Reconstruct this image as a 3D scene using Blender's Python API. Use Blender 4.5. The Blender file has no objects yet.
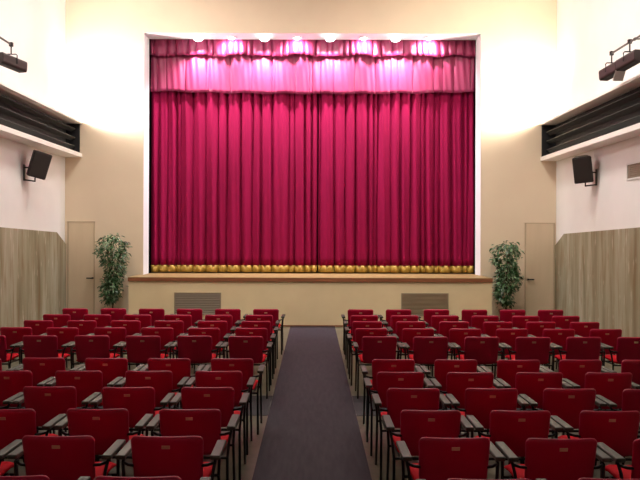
import bpy, bmesh, math, random
from mathutils import Vector, Matrix
random.seed(7)
S = bpy.context.scene
C = S.collection
R = math.radians

# ------------------------------------------------------------------ measures
F = 750.0; VX, VY = 313.0, 236.0; H = 1.95     # focal length in pixels, vanishing point, eye height
YA = 16.16        # stage front
YW = 17.20        # front wall face
YC = 17.76        # inner end of the proscenium reveal
XL, XR = -5.69, 5.573
ZCEIL = 7.6; YB = -3.0
ZS = 1.053        # stage floor
OXL, OXR, OZT = -3.89, 3.84, 6.60

# ------------------------------------------------------------------ materials
def mat(name, col, rough=.6, metal=0, spec=.5, noise=None, emit=None, bump=None, sheen=0):
    m = bpy.data.materials.new(name); m.use_nodes = True
    nt = m.node_tree; b = nt.nodes['Principled BSDF']
    b.inputs['Base Color'].default_value = (*col, 1)
    b.inputs['Roughness'].default_value = rough
    b.inputs['Metallic'].default_value = metal
    b.inputs['Specular IOR Level'].default_value = spec
    if sheen: 
        b.inputs['Sheen Weight'].default_value = sheen; b.inputs['Sheen Roughness'].default_value = .4
        b.inputs['Sheen Tint'].default_value = (1, .7, .85, 1)
    if noise:
        (sx, sy, sz), col2, lo, hi = noise
        tc = nt.nodes.new('ShaderNodeTexCoord'); mp = nt.nodes.new('ShaderNodeMapping')
        mp.inputs['Scale'].default_value = (sx, sy, sz)
        n = nt.nodes.new('ShaderNodeTexNoise'); n.inputs['Scale'].default_value = 1; n.inputs['Detail'].default_value = 5
        r = nt.nodes.new('ShaderNodeMapRange'); r.inputs[1].default_value = lo; r.inputs[2].default_value = hi
        x = nt.nodes.new('ShaderNodeMix'); x.data_type = 'RGBA'
        x.inputs[6].default_value = (*col, 1); x.inputs[7].default_value = (*col2, 1)
        nt.links.new(tc.outputs['Object'], mp.inputs[0]); nt.links.new(mp.outputs[0], n.inputs['Vector'])
        nt.links.new(n.outputs['Fac'], r.inputs[0]); nt.links.new(r.outputs[0], x.inputs[0])
        nt.links.new(x.outputs[2], b.inputs['Base Color'])
    if bump:
        tc = nt.nodes.new('ShaderNodeTexCoord')
        n = nt.nodes.new('ShaderNodeTexNoise'); n.inputs['Scale'].default_value = bump[0]
        bp = nt.nodes.new('ShaderNodeBump'); bp.inputs['Strength'].default_value = bump[1]; bp.inputs['Distance'].default_value = .01
        nt.links.new(tc.outputs['Object'], n.inputs['Vector']); nt.links.new(n.outputs['Fac'], bp.inputs['Height'])
        nt.links.new(bp.outputs[0], b.inputs['Normal'])
    if emit:
        b.inputs['Emission Color'].default_value = (*emit[0], 1); b.inputs['Emission Strength'].default_value = emit[1]
    return m

M = {}
M['wall_white'] = mat('white_plaster', (.81, .80, .785), .85, spec=.2, noise=((1.2, 1.2, 1.2), (.85, .84, .825), .35, .65))
M['wall_cream'] = mat('cream_plaster', (.74, .61, .455), .85, spec=.2, noise=((.9, .9, .9), (.78, .65, .485), .35, .65))
M['reveal'] = mat('reveal_white', (.84, .89, .89), .7)
M['ceiling'] = mat('ceiling_white', (.82, .80, .78), .9)
M['apron'] = mat('apron_plaster', (.72, .58, .35), .8, spec=.2, noise=((2, 2, 2), (.76, .62, .38), .35, .65))
M['door'] = mat('door_paint', (.66, .53, .36), .6, noise=((6, 6, .6), (.70, .56, .39), .35, .65))
M['doorframe'] = mat('door_frame_paint', (.54, .42, .28), .6)
M['dark_metal'] = mat('dark_metal', (.025, .022, .022), .45, .6)
M['black'] = mat('black_matt', (.008, .007, .008), .8)
M['slat'] = mat('grille_bar_grey', (.016, .017, .016), .8)
M['ledge'] = mat('ledge_white', (.88, .85, .81), .7)
M['brown'] = mat('stage_edge_brown', (.22, .075, .028), .5, noise=((1, 9, 9), (.28, .10, .04), .35, .65))
M['stagewood'] = mat('stage_boards', (.25, .17, .065), .5, spec=.3, noise=((1, 14, 1), (.30, .205, .085), .35, .65))
M['curtain'] = mat('crimson_velvet', (.205, .003, .036), .85, spec=.12, noise=((3, 3, .5), (.245, .004, .045), .35, .65))
M['valance'] = mat('crimson_satin', (.22, .009, .055), .5, spec=.5, noise=((3, 3, .5), (.27, .013, .07), .35, .65), sheen=.15)
M['gold'] = mat('gold_hem', (.40, .25, .04), .6, .1, noise=((40, 40, 60), (.50, .33, .06), .35, .65))
M['chair_red'] = mat('chair_red', (.39, .0, .036), .42, spec=.35, noise=((5, 5, 5), (.44, .001, .043), .35, .65))
M['seat_red'] = mat('seat_red', (.50, .003, .012), .8, spec=.1)
M['arm'] = mat('armrest_grey', (.055, .055, .044), .5, spec=.25, noise=((30, 3, 30), (.072, .072, .058), .35, .65))
M['leg'] = mat('leg_black', (.012, .012, .014), .35, .5)
M['plate'] = mat('plate_brass', (.62, .42, .28), .4, .3)
M['carpet'] = mat('carpet_purple_grey', (.025, .0185, .026), .8, spec=.2, noise=((25, 3, 1), (.036, .027, .035), .35, .65), bump=(250, .4))
M['strip'] = mat('carpet_grey', (.040, .036, .040), .85, spec=.3, bump=(250, .4))
M['trunk'] = mat('trunk', (.10, .06, .035), .8)
M['pot'] = mat('pot_terracotta', (.22, .10, .05), .7)
M['soil'] = mat('soil', (.03, .02, .015), .95)
M['vent_frame'] = mat('vent_frame', (.33, .26, .17), .5)
M['vent_grey'] = mat('vent_grey_slats', (.30, .25, .19), .5)
M['vent_brown'] = mat('vent_brown_slats', (.33, .25, .15), .5, noise=((2, 2, 20), (.29, .21, .125), .35, .65))
M['speaker'] = mat('speaker_black', (.012, .010, .010), .55)
M['grille'] = mat('speaker_grille', (.02, .013, .010), .7)
M['spot_body'] = mat('spotlight_brown', (.035, .022, .02), .5, .4)
M['steel'] = mat('bar_steel', (.12, .11, .10), .4, .7)
M['flap'] = mat('barndoor_grey', (.55, .50, .46), .5, .2)
M['lens'] = mat('spot_lens', (.1, .1, .12), .1)
M['can'] = mat('can_white', (.75, .75, .73), .5)
M['bulb_green'] = mat('bulb_green', (.8, .9, .85), .4, emit=((.75, 1, .88), 12))
M['bulb_white'] = mat('bulb_white', (.9, .85, .9), .4, emit=((1, .92, .97), 12))

# floor tiles
def floor_mat():
    m = mat('floor_tiles', (.26, .22, .14), .36)
    nt = m.node_tree; b = nt.nodes['Principled BSDF']
    tc = nt.nodes.new('ShaderNodeTexCoord')
    br = nt.nodes.new('ShaderNodeTexBrick'); br.offset = 0
    br.inputs['Color1'].default_value = (.088, .083, .05, 1); br.inputs['Color2'].default_value = (.108, .10, .062, 1)
    br.inputs['Mortar'].default_value = (.075, .065, .045, 1)
    br.inputs['Scale'].default_value = 1; br.inputs['Brick Width'].default_value = .33; br.inputs['Row Height'].default_value = .33
    br.inputs['Mortar Size'].default_value = .006
    n = nt.nodes.new('ShaderNodeTexNoise'); n.inputs['Scale'].default_value = 9; n.inputs['Detail'].default_value = 6
    x = nt.nodes.new('ShaderNodeMix'); x.data_type = 'RGBA'; x.blend_type = 'MULTIPLY'; x.inputs[0].default_value = .6
    r = nt.nodes.new('ShaderNodeMapRange'); r.inputs[1].default_value = .3; r.inputs[2].default_value = .7; r.inputs[3].default_value = .55; r.inputs[4].default_value = 1.25
    nt.links.new(tc.outputs['Object'], br.inputs[0]); nt.links.new(tc.outputs['Object'], n.inputs['Vector'])
    nt.links.new(n.outputs['Fac'], r.inputs[0]); nt.links.new(br.outputs[0], x.inputs[6]); nt.links.new(r.outputs[0], x.inputs[7])
    nt.links.new(x.outputs[2], b.inputs['Base Color'])
    return m
M['floor'] = floor_mat()

def panel_mat():
    m = mat('streaked_panelling', (.4, .33, .22), .55, spec=.3)
    nt = m.node_tree; b = nt.nodes['Principled BSDF']
    tc = nt.nodes.new('ShaderNodeTexCoord')
    def noise(sc, det):
        mp = nt.nodes.new('ShaderNodeMapping'); mp.inputs['Scale'].default_value = sc
        n = nt.nodes.new('ShaderNodeTexNoise'); n.inputs['Scale'].default_value = 1; n.inputs['Detail'].default_value = det
        nt.links.new(tc.outputs['Object'], mp.inputs[0]); nt.links.new(mp.outputs[0], n.inputs['Vector']); return n
    n1 = noise((3.0, 3.0, .25), 6); n2 = noise((9, 9, 1.1), 6); n3 = noise((16, 16, 2.4), 5)
    cr = nt.nodes.new('ShaderNodeValToRGB')
    e = cr.color_ramp.elements
    e[0].position = .32; e[0].color = (.20, .155, .085, 1); e[1].position = .68; e[1].color = (.43, .395, .30, 1)
    k = e.new(.5); k.color = (.32, .30, .20, 1)
    mx = nt.nodes.new('ShaderNodeMix'); mx.data_type = 'RGBA'; mx.inputs[7].default_value = (.22, .135, .055, 1)
    r = nt.nodes.new('ShaderNodeMapRange'); r.inputs[1].default_value = .5; r.inputs[2].default_value = .72; r.inputs[4].default_value = .75
    my = nt.nodes.new('ShaderNodeMix'); my.data_type = 'RGBA'; my.inputs[7].default_value = (.62, .55, .44, 1)
    r2 = nt.nodes.new('ShaderNodeMapRange'); r2.inputs[1].default_value = .63; r2.inputs[2].default_value = .74; r2.inputs[4].default_value = .8
    nt.links.new(n1.outputs['Fac'], cr.inputs[0]); nt.links.new(n2.outputs['Fac'], r.inputs[0]); nt.links.new(n3.outputs['Fac'], r2.inputs[0])
    nt.links.new(cr.outputs[0], mx.inputs[6]); nt.links.new(r.outputs[0], mx.inputs[0])
    nt.links.new(mx.outputs[2], my.inputs[6]); nt.links.new(r2.outputs[0], my.inputs[0])
    nt.links.new(my.outputs[2], b.inputs['Base Color'])
    return m
M['panel'] = panel_mat()

def leaf_mat():
    m = mat('ficus_leaves', (.05, .12, .04), .3, spec=.6)
    nt = m.node_tree; b = nt.nodes['Principled BSDF']
    g = nt.nodes.new('ShaderNodeNewGeometry')
    cr = nt.nodes.new('ShaderNodeValToRGB'); e = cr.color_ramp.elements
    e[0].position = 0; e[0].color = (.022, .07, .02, 1); e[1].position = 1; e[1].color = (.32, .45, .26, 1)
    k = e.new(.6); k.color = (.06, .165, .05, 1)
    nt.links.new(g.outputs['Random Per Island'], cr.inputs[0]); nt.links.new(cr.outputs[0], b.inputs['Base Color'])
    return m
M['leaf'] = leaf_mat()

# ------------------------------------------------------------------ mesh helpers
def obj(name, bm, m, parent=None, smooth=False, loc=None):
    me = bpy.data.meshes.new(name); bm.normal_update(); bm.to_mesh(me); bm.free()
    for x in (m if isinstance(m, list) else [m]): me.materials.append(x)
    if smooth:
        for p in me.polygons: p.use_smooth = True
    o = bpy.data.objects.new(name, me); C.objects.link(o)
    if parent: o.parent = parent
    if loc: o.location = loc
    return o

def box(bm, a, b, bev=0, mi=0, rot=None, seg=1):
    t = bmesh.new()
    bmesh.ops.create_cube(t, size=1)
    for v in t.verts:
        v.co = Vector([(a[i] + b[i]) / 2 + v.co[i] * (b[i] - a[i]) for i in range(3)])
    if bev: bmesh.ops.bevel(t, geom=t.edges[:], offset=bev, segments=seg, affect='EDGES', profile=.5)
    if rot is not None: bmesh.ops.transform(t, matrix=rot, verts=t.verts)
    for f in t.faces: f.material_index = mi
    me = bpy.data.meshes.new('tmp'); t.to_mesh(me); t.free(); bm.from_mesh(me); bpy.data.meshes.remove(me)
    return bm

def nb(*a, **k): return box(bmesh.new(), *a, **k)

def tube(bm, pts, r, n=6, cap=True):
    pts = [Vector(p) for p in pts]; rings = []
    up = Vector((0, 0, 1))
    for i, p in enumerate(pts):
        d = ((pts[min(i + 1, len(pts) - 1)] - pts[max(i - 1, 0)])).normalized()
        s = d.cross(up)
        if s.length < 1e-3: s = d.cross(Vector((1, 0, 0)))
        s.normalize(); t = s.cross(d)
        rr = r[i] if isinstance(r, (list, tuple)) else r
        rings.append([bm.verts.new(p + (s * math.cos(2 * math.pi * k / n) + t * math.sin(2 * math.pi * k / n)) * rr) for k in range(n)])
    for a, b in zip(rings, rings[1:]):
        for k in range(n): bm.faces.new((a[k], a[(k + 1) % n], b[(k + 1) % n], b[k]))
    if cap:
        bm.faces.new(rings[0][::-1]); bm.faces.new(rings[-1])
    bmesh.ops.recalc_face_normals(bm, faces=bm.faces)
    return bm

def lathe(bm, prof, n=16, c=(0, 0, 0)):
    rings = [[bm.verts.new((c[0] + r * math.cos(2 * math.pi * k / n), c[1] + r * math.sin(2 * math.pi * k / n), c[2] + z)) for k in range(n)] for r, z in prof]
    for a, b in zip(rings, rings[1:]):
        for k in range(n): bm.faces.new((a[k], a[(k + 1) % n], b[(k + 1) % n], b[k]))
    bm.faces.new(rings[0][::-1]); bm.faces.new(rings[-1])
    bmesh.ops.recalc_face_normals(bm, faces=bm.faces)
    return bm

def prism(bm, poly, axis, a, b):
    """poly in the two other axes, extruded along axis from a to b"""
    def P(u, w, t):
        return {'x': (t, u, w), 'y': (u, t, w), 'z': (u, w, t)}[axis]
    A = [bm.verts.new(P(u, w, a)) for u, w in poly]; B = [bm.verts.new(P(u, w, b)) for u, w in poly]
    n = len(poly)
    bm.faces.new(A); bm.faces.new(B[::-1])
    for i in range(n): bm.faces.new((A[i], A[(i + 1) % n], B[(i + 1) % n], B[i]))
    bmesh.ops.recalc_face_normals(bm, faces=bm.faces)
    return bm

def tag(o, label, cat, group=None):
    o['label'] = label; o['category'] = cat
    if group: o['group'] = group
    return o
def thing(name, label, cat, loc=(0, 0, 0), rotz=0, group=None):
    o = bpy.data.objects.new(name, None); C.objects.link(o)
    o.location = loc; o.rotation_euler = (0, 0, rotz); o.empty_display_size = .1
    return tag(o, label, cat, group)
def struct(o, label=None, cat=None):
    o['kind'] = 'structure'
    if label: o['label'] = label
    if cat: o['category'] = cat
    return o
def copy_tree(o, parent=None):
    c = o.copy(); C.objects.link(c)
    if parent: c.parent = parent
    for ch in list(o.children): copy_tree(ch, c)
    return c

# ------------------------------------------------------------------ the room
struct(obj('floor', nb((XL - .2, YB - .2, -.1), (XR + .2, YW + 3, 0)), M['floor']), 'beige speckled tile floor under the rows of red chairs', 'floor')
struct(obj('ceiling', nb((XL - .2, YB - .2, ZCEIL), (XR + .2, YW + .65, ZCEIL + .15)), M['ceiling']), 'white ceiling high above the hall', 'ceiling')
struct(obj('wall_left', nb((XL - .2, YB - .2, 0), (XL, YW + .65, ZCEIL)), M['wall_white']), 'white left wall above the streaked panelling', 'wall')
struct(obj('wall_right', nb((XR, YB - .2, 0), (XR + .2, YW + .65, ZCEIL)), M['wall_white']), 'white right wall above the streaked panelling', 'wall')
struct(obj('wall_back', nb((XL, YB - .2, 0), (XR, YB, ZCEIL)), M['wall_white']), 'white back wall behind the viewer', 'wall')
bm = bmesh.new()
box(bm, (XL, YW, 0), (OXL, YC, ZCEIL)); box(bm, (OXR, YW, 0), (XR, YC, ZCEIL)); box(bm, (OXL, YW, OZT), (OXR, YC, ZCEIL))
bm.faces.ensure_lookup_table()
for f in bm.faces:
    c = f.calc_center_median(); f.normal_update()
    inside = OXL - .01 < c.x < OXR + .01 and c.z < OZT + .01 and abs(f.normal.y) < .5
    f.material_index = 1 if inside else 0
struct(obj('wall_front', bm, [M['wall_cream'], M['reveal']]), 'cream proscenium wall around the stage opening', 'wall')
# dark stage house behind the curtain
bm = bmesh.new()
box(bm, (XL, YW + 2.6, 0), (XR, YW + 2.7, ZCEIL)); box(bm, (-4.6, YC + .02, 0), (-4.5, YW + 2.6, ZCEIL)); box(bm, (4.5, YC + .02, 0), (4.6, YW + 2.6, ZCEIL))
box(bm, (-4.6, YC + .02, ZCEIL), (4.6, YW + 2.6, ZCEIL + .1))
struct(obj('wall_stage', bm, M['black']))

# streaked side panelling with its clipped corner at the stage end
def wainscot(n, x0, x1, side):
    poly = [(YB, 0), (YW, 0), (YW, 1.74), (YW - .62, 2.015), (12.5, 2.12), (YB, 2.14)]
    o = obj('trim_%d' % n, prism(bmesh.new(), poly, 'x', x0, x1), M['panel'])
    return struct(o, 'grey beige streaked panelling with clipped top corner along the %s wall' % side, 'panelling')
wainscot(1, XL, XL + .03, 'left'); wainscot(2, XR - .03, XR, 'right')

# wall ledges with the black grille between them
def ledges(n, xw, xe, side, zl=3.735):
    a, b = min(xw, xe), max(xw, xe)
    struct(obj('trim_%d' % n, nb((a, YB, zl), (b, YW, zl + .09)), M['ledge']), 'lower white ledge below the black grille on the %s wall' % side, 'ledge')
    struct(obj('trim_%d' % (n + 1), nb((a, YB, 4.505), (b, YW, 4.55)), M['ledge']), 'upper white ledge above the black grille on the %s wall' % side, 'ledge')
    s = 1 if xe > xw else -1
    t = thing('wall_grille', 'long black slatted grille between the two white ledges of the %s wall' % side, 'grille', (xw, 7, zl + .09), group='black wall grilles')
    L = 10.1
    bm = nb((min(0, s * .03), -L + .1, 0), (max(0, s * .03), L + .05, 4.505 - zl - .09))
    obj('back_panel', bm, M['black'], t)
    obj('end_panel', nb((min(s * .03, s * .34), L + .05, 0), (max(s * .03, s * .34), L + .095, 4.505 - zl - .09)), M['black'], t)
    for z in (.13, .33, .53):
        rot = Matrix.Translation((s * .2, 0, z)) @ Matrix.Rotation(s * R(-30), 4, 'Y')
        obj('slat', nb((-.06, -L + .1, -.012), (.06, L + .04, .012), rot=rot), M['slat'], t)
ledges(3, XL, -5.30, 'left'); ledges(5, XR, 5.21, 'right', 3.685)

# doors in the front wall
def door(n, x0, x1, hx, hs, side):
    t = bpy.data.objects.new('door_%d' % n, None); C.objects.link(t); t.location = ((x0 + x1) / 2, YW, 0)
    struct(t, 'cream painted door in the front wall at the far %s' % side, 'door')
    w = (x1 - x0) / 2
    bm = bmesh.new()
    box(bm, (-w, -.02, 0), (-w + .025, 0, 2.27)); box(bm, (w - .025, -.02, 0), (w, 0, 2.27)); box(bm, (-w, -.02, 2.245), (w, 0, 2.27))
    obj('door_frame', bm, M['doorframe'], t)
    obj('door_leaf', nb((-w + .03, -.015, .01), (w - .03, 0, 2.24)), M['door'], t)
    bm = nb((hx - .02, -.025, .95), (hx + .02, -.015, .99), bev=.004)
    tube(bm, [(hx, -.02, .97), (hx, -.06, .97), (hx + hs * .02, -.065, .97), (hx + hs * .13, -.065, .97)], .015, 8)
    obj('door_handle', bm, M['dark_metal'], t)
door(1, -5.63, -5.0, .27, -1, 'left'); door(2, 4.855, 5.54, -.27, 1, 'right')

# ------------------------------------------------------------------ stage
AX0, AX1 = -3.97, 3.86
st = thing('stage_platform', 'raised cream stage front with brown wooden edge below the red curtain', 'stage', (0, YA, 0))
d = YW - YA
obj('front_panel', nb((AX0, 0, .03), (AX1, d - .01, ZS - .09)), M['apron'], st)
obj('base_strip', nb((AX0, -.012, 0), (AX1, 0, .03)), M['brown'], st)
obj('edge_board', nb((AX0 - .01, -.03, ZS - .09), (AX1 + .01, d - .01, ZS - .012), bev=.004), M['brown'], st)
bm = nb((AX0 - .01, -.03, ZS - .012), (AX1 + .01, d - .005, ZS)); box(bm, (OXL + .005, d - .005, ZS - .012), (OXR - .005, d + 2.5, ZS))
obj('stage_boards', bm, M['stagewood'], st)

def vent(x0, x1, z0, z1, m, label, n):
    t = thing('vent_grille', label, 'vent', ((x0 + x1) / 2, YA - .001, z0), group='vent grilles in the stage front')
    w = (x1 - x0) / 2; h = z1 - z0
    obj('back_panel', nb((-w + .02, -.008, .02), (w - .02, 0, h - .02)), m, t)
    bm = bmesh.new()
    for a in (((-w, -.02, 0), (w, 0, .02)), ((-w, -.02, h - .02), (w, 0, h)), ((-w, -.02, .02), (-w + .02, 0, h - .02)), ((w - .02, -.02, .02), (w, 0, h - .02))): box(bm, *a)
    obj('frame', bm, M['vent_frame'], t)
    for k in range(n):
        z = .02 + (h - .04) * (k + .5) / n
        rot = Matrix.Translation((0, -.012, z)) @ Matrix.Rotation(R(35), 4, 'X')
        obj('slat', nb((-w + .02, -.011, -.003), (w - .02, .011, .003), rot=rot), m, t)
vent(-2.985, -1.975, .24, .725, M['vent_grey'], 'grey brown slatted vent in the stage front, left of the aisle', 12)
vent(1.905, 2.92, .24, .725, M['vent_brown'], 'plain brown vent in the stage front, right of the aisle', 16)

# ------------------------------------------------------------------ curtains
def cx(px, Y=17.95): return (px - VX) * Y / F
def pleat_y(x, g, amp, power):
    """forward bulge between two neighbouring grooves"""
    for i in range(len(g) - 1):
        if g[i][0] <= x <= g[i + 1][0]:
            a, b = g[i][0], g[i + 1][0]; t = (x - a) / max(b - a, 1e-6)
            w = min(1, (b - a) / .22)
            v = (math.sin(math.pi * t)) ** power * (.45 + .55 * w)
            base = (1 - t) * g[i][1] + t * g[i + 1][1]
            return amp * (v * 1.0 - base * .55 * (1 - v))
    return 0
def cloth(x0, x1, zb, zt, Y, g, amp, power=.6, nz=24, step=.012, th=.006, flare=0, grow=None, wob=.01, seed=0):
    rnd = random.Random(seed); ph = [rnd.uniform(0, 6.28) for _ in range(6)]
    nx = int((x1 - x0) / step)
    bm = bmesh.new(); F_, B_ = [], []
    for j in range(nz + 1):
        v = j / nz; rf, rb = [], []
        for i in range(nx + 1):
            x = x0 + (x1 - x0) * i / nx
            b0 = zb(x) if callable(zb) else zb
            z = b0 + (zt - b0) * v
            k = 1 if grow is None else grow(v)
            xs = x + wob * math.sin(x * 9 + v * 5 + ph[0]) * (1 - v) + wob * .6 * math.sin(x * 23 - v * 7 + ph[1]) * (1 - v)
            xs = min(max(xs, g[0][0]), g[-1][0])
            y = Y - k * pleat_y(xs, g, amp, power) - flare * (1 - v) - k * .12 * amp * math.sin(x * 41 + v * 3 + ph[2])
            rf.append(bm.verts.new((x, y, z))); rb.append(bm.verts.new((x, y + th, z)))
        F_.append(rf); B_.append(rb)
    for j in range(nz):
        for i in range(nx):
            bm.faces.new((F_[j][i], F_[j][i + 1], F_[j + 1][i + 1], F_[j + 1][i]))
            bm.faces.new((B_[j][i + 1], B_[j][i], B_[j + 1][i], B_[j + 1][i + 1]))
    for i in range(nx):
        bm.faces.new((F_[0][i + 1], F_[0][i], B_[0][i], B_[0][i + 1])); bm.faces.new((F_[nz][i], F_[nz][i + 1], B_[nz][i + 1], B_[nz][i]))
    for j in range(nz):
        bm.faces.new((F_[j][0], F_[j + 1][0], B_[j + 1][0], B_[j][0])); bm.faces.new((F_[j + 1][nx], F_[j][nx], B_[j][nx], B_[j + 1][nx]))
    return bm
def G(pts, Y, xa, xb):
    g = [(cx(p, Y), s) for p, s in pts]
    g = [q for q in g if xa + .02 < q[0] < xb - .02]
    return [(xa, .5)] + g + [(xb, .5)]
YCUR = 18.02
XSEAM = cx(317.6, YCUR)
CL, CR = -3.895, 3.86
left_g = [(159.7, .4), (168, .2), (176.6, 1), (181, .3), (193.4, .6), (206, .8), (218.7, 1), (227, .9), (241, .7), (252.5, .5), (261, .8), (272, .6), (289, .5), (294.7, .6), (304.5, 1), (311.5, .8)]
right_g = [(320, .7), (334, .9), (345, .6), (355, .8), (367.6, .8), (373, .4), (377, .9), (390, .6), (400, .8), (410, .7), (420, .5), (425, .4), (433.7, 1), (439, .6), (450.6, .7), (462, 1), (467, .4)]
for nm, a, b, gg, lab, sd in (('left', CL, XSEAM - .012, left_g, 'left half of the closed crimson velvet stage curtain with gold hem', 1),
                              ('right', XSEAM + .012, CR, right_g, 'right half of the closed crimson velvet stage curtain with gold hem', 2)):
    t = thing('stage_curtain', lab, 'curtain', (0, 0, 0), group='main stage curtains')
    g = G(gg, YCUR, a, b)
    grow = lambda v: .85 + .25 * (1 - v)
    obj('drape', cloth(a, b, 1.245, 6.5, YCUR, g, .125, .32, 30, seed=sd, grow=grow), M['curtain'], t, True)
    obj('gold_hem', cloth(a, b, 1.085, 1.245, YCUR - .004, g, .132, .32, 2, seed=sd, th=.014, wob=.01), M['gold'], t, True)

low_g = [(152, .3), (157, .5), (166, .2), (185, 1), (206.6, .9), (209, .3), (230, .5), (251, 1), (272, 1), (274.5, .5), (295, .3), (308.7, 1), (312, .9), (320, .7), (333, 1), (354.4, 1), (374.7, .9), (390, .4), (397, .3), (412.6, 1), (433, .9), (442, .5), (453, .8), (470, .4)]
def sag(x): return 5.33 + .055 * (x / 3.8) ** 2 + .012 * math.sin(x * 7)
YV2 = 17.90
tag(obj('lower_valance', cloth(CL + .02, CR - .02, sag, 6.32, YV2, G(low_g, YV2, CL + .02, CR - .02), .055, .2, 12, step=.008, flare=.03, wob=.006, seed=5), M['valance'], None, True),
    'long pleated crimson valance hanging over the top of the stage curtain', 'valance', 'valances above the curtain')
up_g = []
r = random.Random(11); p = 154
while p < 472:
    up_g.append((p, r.uniform(.4, 1))); p += r.choice([5.5, 8, 11, 13])
YV1 = 17.84
def sag1(x): return 6.20 - .02 * math.sin(x * 5) + .03 * abs(math.sin(x * 4.3))
tag(obj('upper_valance', cloth(CL + .02, CR - .02, sag1, 6.85, YV1, G(up_g, YV1, CL + .02, CR - .02), .065, .4, 8, step=.008, flare=.045, wob=.008, seed=8, grow=lambda v: .45 + .75 * (1 - v)), M['valance'], None, True),
    'short ruffled crimson valance at the very top under the stage lights', 'valance', 'valances above the curtain')

# ------------------------------------------------------------------ lights in the soffit of the opening
LX = [(197.5, 1), (231, 0), (264, 1), (296.5, 0), (329.5, 1), (363, 0), (395, 1), (428, 0)]
words = ['leftmost', 'second from left', 'third from left', 'fourth from left', 'fourth from right', 'third from right', 'second from right', 'rightmost']
def light(name, typ, loc, energy, col=(1, 1, 1), aim=None, **k):
    l = bpy.data.lights.new(name, typ); l.energy = energy; l.color = col
    for a, v in k.items(): setattr(l, a, v)
    o = bpy.data.objects.new(name, l); C.objects.link(o); o.location = loc
    if aim is not None: o.rotation_euler = (Vector(aim) - Vector(loc)).to_track_quat('-Z', 'Y').to_euler()
    return o
YL = 17.42
for (px, green), w in zip(LX, words):
    Yl = YL if green else YL + .13
    x = (px - VX) * Yl / F
    t = thing('downlight', ('greenish white glowing' if green else 'warm white recessed') + ' downlight, %s of eight above the curtain' % w, 'lamp', (x, Yl, OZT), group='eight downlights above the curtain')
    obj('housing', lathe(bmesh.new(), [(.12, 0), (.12, -.02), (.10, -.025), (.085, -.012)], 20), M['can'], t)
    if green:
        obj('bulb', lathe(bmesh.new(), [(.075, -.012), (.105, -.045), (.11, -.08), (.08, -.115), (.03, -.13)], 16), M['bulb_green'], t, True)
    else:
        obj('bulb', lathe(bmesh.new(), [(.058, -.012), (.062, -.03), (.05, -.05), (.02, -.06)], 16), M['bulb_white'], t, True)
    if green:
        light('downlight_beam', 'SPOT', (x, Yl, OZT - .145), 520, (1, .84, .97), (x, Yl + .36, OZT - 1.3), spot_size=R(115), spot_blend=.9, shadow_soft_size=.05)
    else:
        light('downlight_beam', 'SPOT', (x, Yl, OZT - .075), 200, (1, .86, .98), (x, Yl + .5, OZT - .6), spot_size=R(150), spot_blend=.7, shadow_soft_size=.04)

# ------------------------------------------------------------------ speakers
def speaker(xw, Y, z, s, label, yaw, roll):
    t = thing('loudspeaker', label, 'speaker', (xw, Y, z), group='wall loudspeakers')
    # bracket: wall plate, arm below and pin
    obj('bracket', tube(tube(tube(nb((min(0, s * .015), -.04, -.16), (max(0, s * .015), .04, .16), bev=.003), [(s * .01, 0, -.14), (s * .22, 0, -.17)], .014, 8), [(s * .01, 0, .1), (s * .10, 0, .1)], .014, 8), [(s * .22, 0, -.18), (s * .22, 0, -.10)], .014, 8), M['dark_metal'], t)
    rot = Matrix.Translation((s * .275, 0, .16)) @ Matrix.Rotation(yaw, 4, 'Z') @ Matrix.Rotation(R(12), 4, 'X') @ Matrix.Rotation(roll, 4, 'Y')
    # cabinet narrower at the back
    bm = bmesh.new()
    prism(bm, [(-.18, -.15), (.18, -.15), (.12, .15), (-.12, .15)], 'z', -.255, .255)
    bmesh.ops.bevel(bm, geom=bm.edges[:], offset=.012, segments=2, affect='EDGES')
    bmesh.ops.transform(bm, matrix=rot, verts=bm.verts)
    obj('cabinet', bm, M['speaker'], t)
    obj('grille', nb((-.162, -.162, -.237), (.162, -.148, .237), bev=.005, rot=rot), M['grille'], t)
    return t
speaker(XL, 14.75, 3.18, 1, 'black loudspeaker on a bracket, left wall', R(36), R(13))
speaker(XR, 14.75, 3.12, -1, 'black loudspeaker on a bracket, right wall', R(-18), R(-6))

# square air vent on the right wall
t = thing('wall_vent', 'small square grey air vent on the right wall behind the loudspeaker', 'vent', (XR, 12.95, 2.95))
bm = nb((-.02, -.36, 0), (0, .36, .03)); box(bm, (-.02, -.36, .27), (0, .36, .30)); box(bm, (-.02, -.36, .03), (0, -.33, .27)); box(bm, (-.02, .33, .03), (0, .36, .27))
obj('frame', bm, M['can'], t)
obj('back_panel', nb((-.006, -.33, .03), (0, .33, .27)), M['vent_grey'], t)
for k in range(7):
    z = .03 + .24 * (k + .5) / 7
    obj('slat', nb((-.012, -.33, -.002), (.012, .33, .002), rot=Matrix.Translation((-.0125, 0, z)) @ Matrix.Rotation(R(40), 4, 'Y') @ Matrix.Scale(.7, 4)), M['vent_grey'], t)

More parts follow.
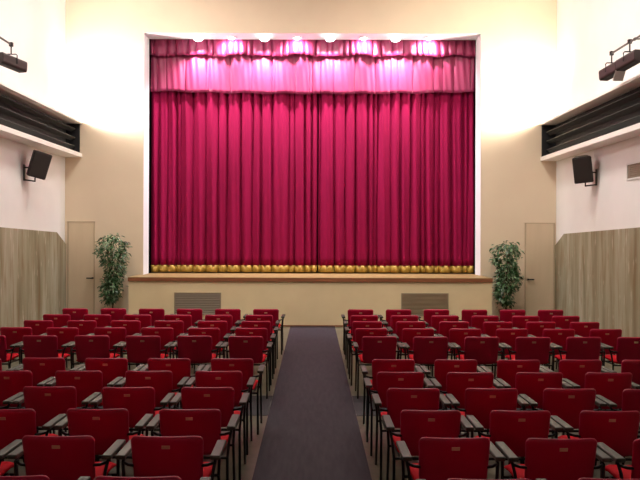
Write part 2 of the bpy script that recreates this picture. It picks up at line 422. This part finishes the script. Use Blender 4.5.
# ------------------------------------------------------------------ stage spotlights on bars along the side walls
def spot_bar(X, s, yend, zbar, side):
    t = thing('lighting_bar', 'thin steel bar along the upper %s wall carrying stage spotlights' % side, 'bar', (X, 0, zbar), group='spotlight bars')
    obj('bar', tube(bmesh.new(), [(0, 6.5, 0), (0, yend, 0)], .017, 8), M['steel'], t)
    for y in (yend - .95, yend - 2.9):
        obj('wall_bracket', tube(tube(bmesh.new(), [(0, y, 0), (s * (abs(XL if s < 0 else XR) - abs(X)), y, 0)], .014, 8), [(0, y - .02, 0), (0, y + .02, 0)], .026, 8), M['steel'], t)
    return t
def spotlight(X, Y, z, yaw, pitch, L, label, flaps):
    t = thing('stage_spotlight', label, 'spotlight', (X, Y, z), group='stage spotlights')
    obj('yoke', tube(tube(bmesh.new(), [(0, 0, .30), (0, 0, .14)], .012, 8), [(-.10, 0, -.02), (-.10, 0, .12), (-.08, 0, .14), (.08, 0, .14), (.10, 0, .12), (.10, 0, -.02)], .010, 8), M['dark_metal'], t)
    obj('clamp', nb((-.03, -.025, .265), (.03, .025, .335), bev=.005), M['dark_metal'], t)
    rot = Matrix.Rotation(yaw, 4, 'Z') @ Matrix.Rotation(pitch, 4, 'X')
    bm = bmesh.new()
    prism(bm, [(-.075, -.09), (.075, -.09), (.09, -.06), (.09, .06), (.075, .09), (-.075, .09), (-.09, .06), (-.09, -.06)], 'y', -L / 2, L / 2)
    bmesh.ops.bevel(bm, geom=bm.edges[:], offset=.008, segments=1, affect='EDGES')
    bmesh.ops.transform(bm, matrix=rot, verts=bm.verts)
    obj('housing', bm, M['spot_body'], t)
    bm = lathe(bmesh.new(), [(.068, 0), (.068, .012), (.04, .022)], 16)
    bmesh.ops.transform(bm, matrix=rot @ Matrix.Translation((0, L / 2, 0)) @ Matrix.Rotation(R(-90), 4, 'X'), verts=bm.verts)
    obj('lens', bm, M['lens'], t)
    bs = 1 if X < 0 else -1
    obj('badge', nb((min(bs * .084, bs * .089), -.03, -.015), (max(bs * .084, bs * .089), .03, .015), rot=rot), M['flap'], t)
    if flaps:
        for sx, sz, ax, ang in ((0, -1, 'X', 55), (1, 0, 'Z', -20)):
            q = rot @ Matrix.Translation((sx * .08, L / 2, sz * .08)) @ Matrix.Rotation(R(ang) * (-1 if ax == 'X' else 1), 4, ax)
            obj('barn_door', nb((-.09 if not sx else -.004, 0, -.09 if not sz else -.004), (.09 if not sx else .004, .17, .09 if not sz else .004), rot=q), M['flap'], t)
    return t
BXR, BXL = 5.0, -5.0
spot_bar(BXR, 1, 12.62, 5.03, 'right'); spot_bar(BXL, -1, 12.45, 5.10, 'left')
spotlight(BXR, 12.58, 4.73, R(10), R(-6), .50, 'dark boxy stage spotlight at the far end of the right bar', False)
spotlight(BXR, 11.86, 4.74, R(10), R(-6), .52, 'dark stage spotlight with pale barn doors on the right bar, nearer one', True)
spotlight(BXL, 12.40, 4.80, R(-17), R(-3), .60, 'dark boxy stage spotlight hanging above the left wall ledge', False)

# ------------------------------------------------------------------ plants
def ficus(x, Y, prof, ztop, trunk_x, label, seed, n=1700):
    t = thing('potted_ficus', label, 'plant', (x, Y, 0), group='ficus trees beside the stage')
    rnd = random.Random(seed)
    obj('pot', lathe(bmesh.new(), [(.12, 0), (.165, .28), (.18, .28), (.18, .32), (.155, .32), (.15, .27)], 24), M['pot'], t)
    obj('soil', lathe(bmesh.new(), [(.15, .25), (.153, .285), (.05, .292)], 20), M['soil'], t)
    bm = bmesh.new()
    tube(bm, [(trunk_x, 0, .27), (trunk_x * .8 + .01, .01, .6), (-.01, 0, 1.0), (.02, .01, 1.4), (0, 0, ztop - .15)], [.024, .02, .018, .013, .005], 7)
    for k in range(14):
        z = rnd.uniform(.75, ztop - .3); a = rnd.uniform(0, 6.28); l = rnd.uniform(.1, .26)
        tube(bm, [(0, 0, z), (l * .5 * math.cos(a), l * .5 * math.sin(a), z + .1), (l * math.cos(a), l * math.sin(a), z + .16)], [.008, .006, .003], 5)
    obj('trunk', bm, M['trunk'], t)
    bm = bmesh.new()
    def width(z):
        for (z0, c0, w0), (z1, c1, w1) in zip(prof, prof[1:]):
            if z0 <= z <= z1:
                k = (z - z0) / (z1 - z0); return c0 + (c1 - c0) * k, w0 + (w1 - w0) * k
        return 0, .05
    i = 0
    # twigs with leaves hanging in loose clumps
    while i < n:
        z = rnd.uniform(prof[0][0], prof[-1][0]); c, w = width(z)
        if rnd.random() > .35 + w * 2: continue
        a = rnd.uniform(0, 6.28); q = w * math.sqrt(rnd.uniform(.12, 1))
        cc = Vector((c + q * math.cos(a), q * .85 * math.sin(a), z))
        for k in range(rnd.randint(3, 6)):
            p = cc + Vector((rnd.gauss(0, .035), rnd.gauss(0, .035), rnd.gauss(0, .04)))
            L = rnd.uniform(.07, .12); W = L * rnd.uniform(.36, .48)
            d = Vector((math.cos(a) * .7 + rnd.gauss(0, .5), math.sin(a) * .7 + rnd.gauss(0, .5), rnd.uniform(-1.1, .25))).normalized()
            sd = d.cross(Vector((rnd.gauss(0, .3), rnd.gauss(0, .3), 1))).normalized(); nn = sd.cross(d)
            v = [p, p + d * L * .35 + sd * W * .5 + nn * .006, p + d * L * .7 + sd * W * .36 + nn * .004, p + d * L - nn * .012,
                 p + d * L * .7 - sd * W * .36 + nn * .004, p + d * L * .35 - sd * W * .5 + nn * .006, p + d * L * .35 - nn * .004, p + d * L * .7 - nn * .006]
            v = [bm.verts.new(u) for u in v]
            bm.faces.new((v[0], v[1], v[6])); bm.faces.new((v[1], v[2], v[7], v[6])); bm.faces.new((v[2], v[3], v[7]))
            bm.faces.new((v[0], v[6], v[5])); bm.faces.new((v[6], v[7], v[4], v[5])); bm.faces.new((v[7], v[3], v[4]))
            i += 1
    obj('foliage', bm, M['leaf'], t, True)
ficus(-4.48, 16.68, [(.46, .0, .05), (.6, -.02, .15), (.80, -.03, .22), (1.0, .03, .16), (1.15, .07, .18), (1.35, .04, .25), (1.6, .0, .34), (1.78, .02, .32), (1.92, .0, .12)], 1.95, .03,
      'leafy green potted ficus in the corner left of the stage', 3)
ficus(4.32, 16.70, [(.42, -.03, .08), (.58, -.06, .16), (.80, -.02, .22), (1.05, .04, .27), (1.22, .02, .21), (1.42, -.02, .28), (1.62, -.04, .31), (1.74, -.02, .22), (1.82, -.02, .10)], 1.8, -.02,
      'leafy green potted ficus in the corner right of the stage', 5)

# ------------------------------------------------------------------ carpets
tag(obj('aisle_carpet', nb((-.48, YB + .5, 0), (.475, YA - .015, .008)), M['carpet']), 'long grey purple carpet runner down the middle aisle to the stage', 'carpet')
tag(obj('cross_carpet', nb((-5.0, 8.13, 0), (-.485, 9.14, .003)), M['strip']), 'dark carpet strip crossing under the chairs left of the aisle', 'carpet', 'cross aisle carpet strips')
tag(obj('cross_carpet', nb((.48, 8.13, 0), (4.9, 9.14, .003)), M['strip']), 'dark carpet strip crossing under the chairs right of the aisle', 'carpet', 'cross aisle carpet strips')

# ------------------------------------------------------------------ chairs
def pillow(f, nu, nv, T, e=6):
    """closed cushion: f(u,v) -> (centre, normal); thickness fades to a rounded rim"""
    bm = bmesh.new(); A, B = [], []
    us = [math.sin(math.pi / 2 * (-1 + 2 * i / nu)) for i in range(nu + 1)]
    vs = [math.sin(math.pi / 2 * (-1 + 2 * i / nv)) for i in range(nv + 1)]
    for v in vs:
        ra, rb = [], []
        for u in us:
            c, n = f(u, v)
            k = (1 - abs(u) ** e) * (1 - abs(v) ** e)
            t = T / 2 * math.sqrt(max(k, 0))
            a = bm.verts.new(c + n * t); ra.append(a)
            rb.append(a if t < 1e-6 else bm.verts.new(c - n * t))
        A.append(ra); B.append(rb)
    for j in range(nv):
        for i in range(nu):
            for q in ((A[j][i], A[j][i + 1], A[j + 1][i + 1], A[j + 1][i]), (B[j][i + 1], B[j][i], B[j + 1][i], B[j + 1][i + 1])):
                q2 = list(dict.fromkeys(q))
                if len(q2) >= 3:
                    try: bm.faces.new(q2)
                    except ValueError: pass
    bmesh.ops.recalc_face_normals(bm, faces=bm.faces)
    return bm
HB = .75; BZ = .415; LEAN = .20
def back_f(u, v):
    z = BZ + (HB - BZ) * (v + 1) / 2
    w = .200 + .012 * (v + 1) / 2
    c = max(0, abs(u) - .86) / .14
    zz = z - (.020 * c ** 2.2 if v > 0 else -.05 * c ** 2) * abs(v) ** 3      # rounded corners
    cc = max(0, abs(v) - .86) / .14
    w -= (.006 if v > 0 else .03) * cc ** 2
    y = (HB - zz) * LEAN + .030 * abs(u) ** 2.2
    return Vector((u * w, y, zz)), Vector((0, -1, -LEAN)).normalized()
def seat_f(u, v):
    w = .225 + .008 * v
    c = max(0, abs(u) - .75) / .25
    y = .29 + .205 * v - .03 * c ** 2 * v
    z = .435 + .012 * v + .010 * u * u - (.02 * max(0, v - .6) / .4)
    return Vector((u * w, y, z)), Vector((0, 0, 1))
def make_chair():
    t = thing('auditorium_chair', '', 'chair', (0, 0, 0), group='rows of red auditorium chairs')
    b = obj('backrest', pillow(back_f, 16, 14, .034, 14), M['chair_red'], t, True)
    zc = .687; yc = (HB - zc) * LEAN - .0172
    q = Matrix.Translation((0, yc, zc)) @ Matrix.Rotation(math.atan(LEAN), 4, 'X')
    obj('number_plate', nb((-.024, -.003, -.011), (.024, .001, .011), bev=.001, rot=q), M['plate'], b)
    obj('seat', pillow(seat_f, 10, 10, .055, 8), M['seat_red'], t, True)
    AXC = .2748
    for s in (-1, 1):
        obj('armrest', nb((s * AXC - .0285, .045, .597), (s * AXC + .0285, .405, .624), bev=.007, seg=2), M['arm'], t)
        ax = s * (AXC - .005)
        obj('leg', tube(bmesh.new(), [(ax, .22, .589), (ax, .135, .587), (ax, .098, .57), (s * .262, .078, .52), (s * .250, .06, .40), (s * .256, .03, 0)], .0105, 6), M['leg'], t, True)
        obj('leg', tube(bmesh.new(), [(ax, .22, .589), (ax, .33, .587), (ax, .36, .57), (s * .264, .365, .52), (s * .255, .40, .40), (s * .258, .48, 0)], .0105, 6), M['leg'], t, True)
        obj('arm_bracket', tube(bmesh.new(), [(s * .195, .060, .56), (s * .23, .066, .562), (s * .264, .095, .567)], .010, 6), M['leg'], t, True)
    bm = bmesh.new()
    tube(bm, [(-.252, .06, .40), (.252, .06, .40)], .010, 6); tube(bm, [(-.256, .395, .395), (.256, .395, .395)], .010, 6)
    for s in (-1, 1): tube(bm, [(s * .21, .06, .40), (s * .21, .40, .395)], .010, 6)
    obj('seat_frame', bm, M['leg'], t)
    return t
# per row: distance of the backrest, then for each side: first chair's offset, pitch, count
ROWS = [(12.33, (-.77, .628, 6), (.785, .626, 6)), (11.39, (-.815, .616, 6), (.785, .613, 6)), (10.59, (-.80, .616, 6), (.77, .615, 6)),
        (9.78, (-.80, .616, 6), (.765, .613, 6)), (8.97, (-.80, .616, 6), (.80, .613, 6)),
        (7.37, (-.79, .618, 5), (.79, .613, 5)), (6.67, (-.836, .622, 4), (.78, .617, 4)), (5.96, (-.835, .630, 4), (.80, .622, 4)),
        (5.20, (-.837, .643, 3), (.807, .622, 3)), (4.49, (-.861, .655, 3), (.84, .638, 3)), (3.74, (-.86, .665, 2), (.868, .66, 2))]
ORD = ['first', 'second', 'third', 'fourth', 'fifth', 'sixth']
chair = make_chair(); first = True
rnd = random.Random(4)
for ri, (Y, *sides) in enumerate(ROWS):
    for (x1, p, n), side in zip(sides, ('left', 'right')):
        for k in range(n):
            o = chair if first else copy_tree(chair); first = False
            sg = -1 if side == 'left' else 1
            o.location = (x1 + sg * (p * k + (.013 if ri > 7 else 0)), Y * (.998 if ri < 5 else .995 if sg < 0 else .992) + rnd.uniform(-.012, .012), .003 if ri == 4 else 0)
            o.scale = (1 + max(0, p / .62 - 1) * .7, 1, 1)
            o.rotation_euler = (0, 0, R(rnd.uniform(-.25, .25)))
            row = ('front row by the stage' if ri == 0 else '%s row from the stage' % ORD[ri]) if ri < 5 else '%s row behind the cross aisle' % ORD[ri - 5]
            place = 'beside the aisle carpet' if k == 0 else '%s from the aisle' % ORD[k]
            o['label'] = 'red armchair %s on its %s, %s' % (place, side, row)

# ------------------------------------------------------------------ lamps: hidden on the ledges, washing wall and ceiling
for s, X, col in ((-1, -5.48, (1, .95, .92)), (1, 5.38, (1, .94, .82))):
    light('ledge_flood', 'AREA', (X, 16.30, 4.58), 180, col, (X - s * 1.1, 17.15, 5.5), shape='RECTANGLE', size=.4, size_y=.14, spread=R(150))
    light('ledge_strip', 'AREA', (X, 12.4, 4.585), 60, col, (X - s * 2.0, 12.4, 7.6), shape='RECTANGLE', size=6, size_y=.08, spread=R(70))
for x in (-2.6, 2.6):  # unseen fill lights added under the ceiling to brighten lower walls and chair tops
    for y in (10.5, 13.8):
        light('hall_ceiling_fill', 'AREA', (x, y, ZCEIL - .05), 138, (1, .95, .88), (x, y, 0), shape='SQUARE', size=1.2)
W = bpy.data.worlds.new('world'); S.world = W; W.use_nodes = True
W.node_tree.nodes['Background'].inputs[0].default_value = (.02, .02, .02, 1)

# ------------------------------------------------------------------ camera
cam = bpy.data.cameras.new('camera'); co = bpy.data.objects.new('camera', cam); C.objects.link(co)
cam.sensor_fit = 'HORIZONTAL'; cam.sensor_width = 36; cam.lens = F / 640 * 36
cam.shift_x = (320 - VX) / 640; cam.shift_y = -(240 - VY) / 640
co.location = (0, 0, H); co.rotation_euler = (Matrix.Rotation(R(90), 3, 'X') @ Matrix.Rotation(R(.18), 3, 'Z')).to_euler()
S.camera = co
S.view_settings.view_transform = 'Standard'; S.view_settings.look = 'None'; S.view_settings.gamma = 1; S.view_settings.use_curve_mapping = False
S.view_settings.exposure = 0
S.cycles.max_bounces = 10; S.cycles.diffuse_bounces = 8
S.cycles.use_denoising = True
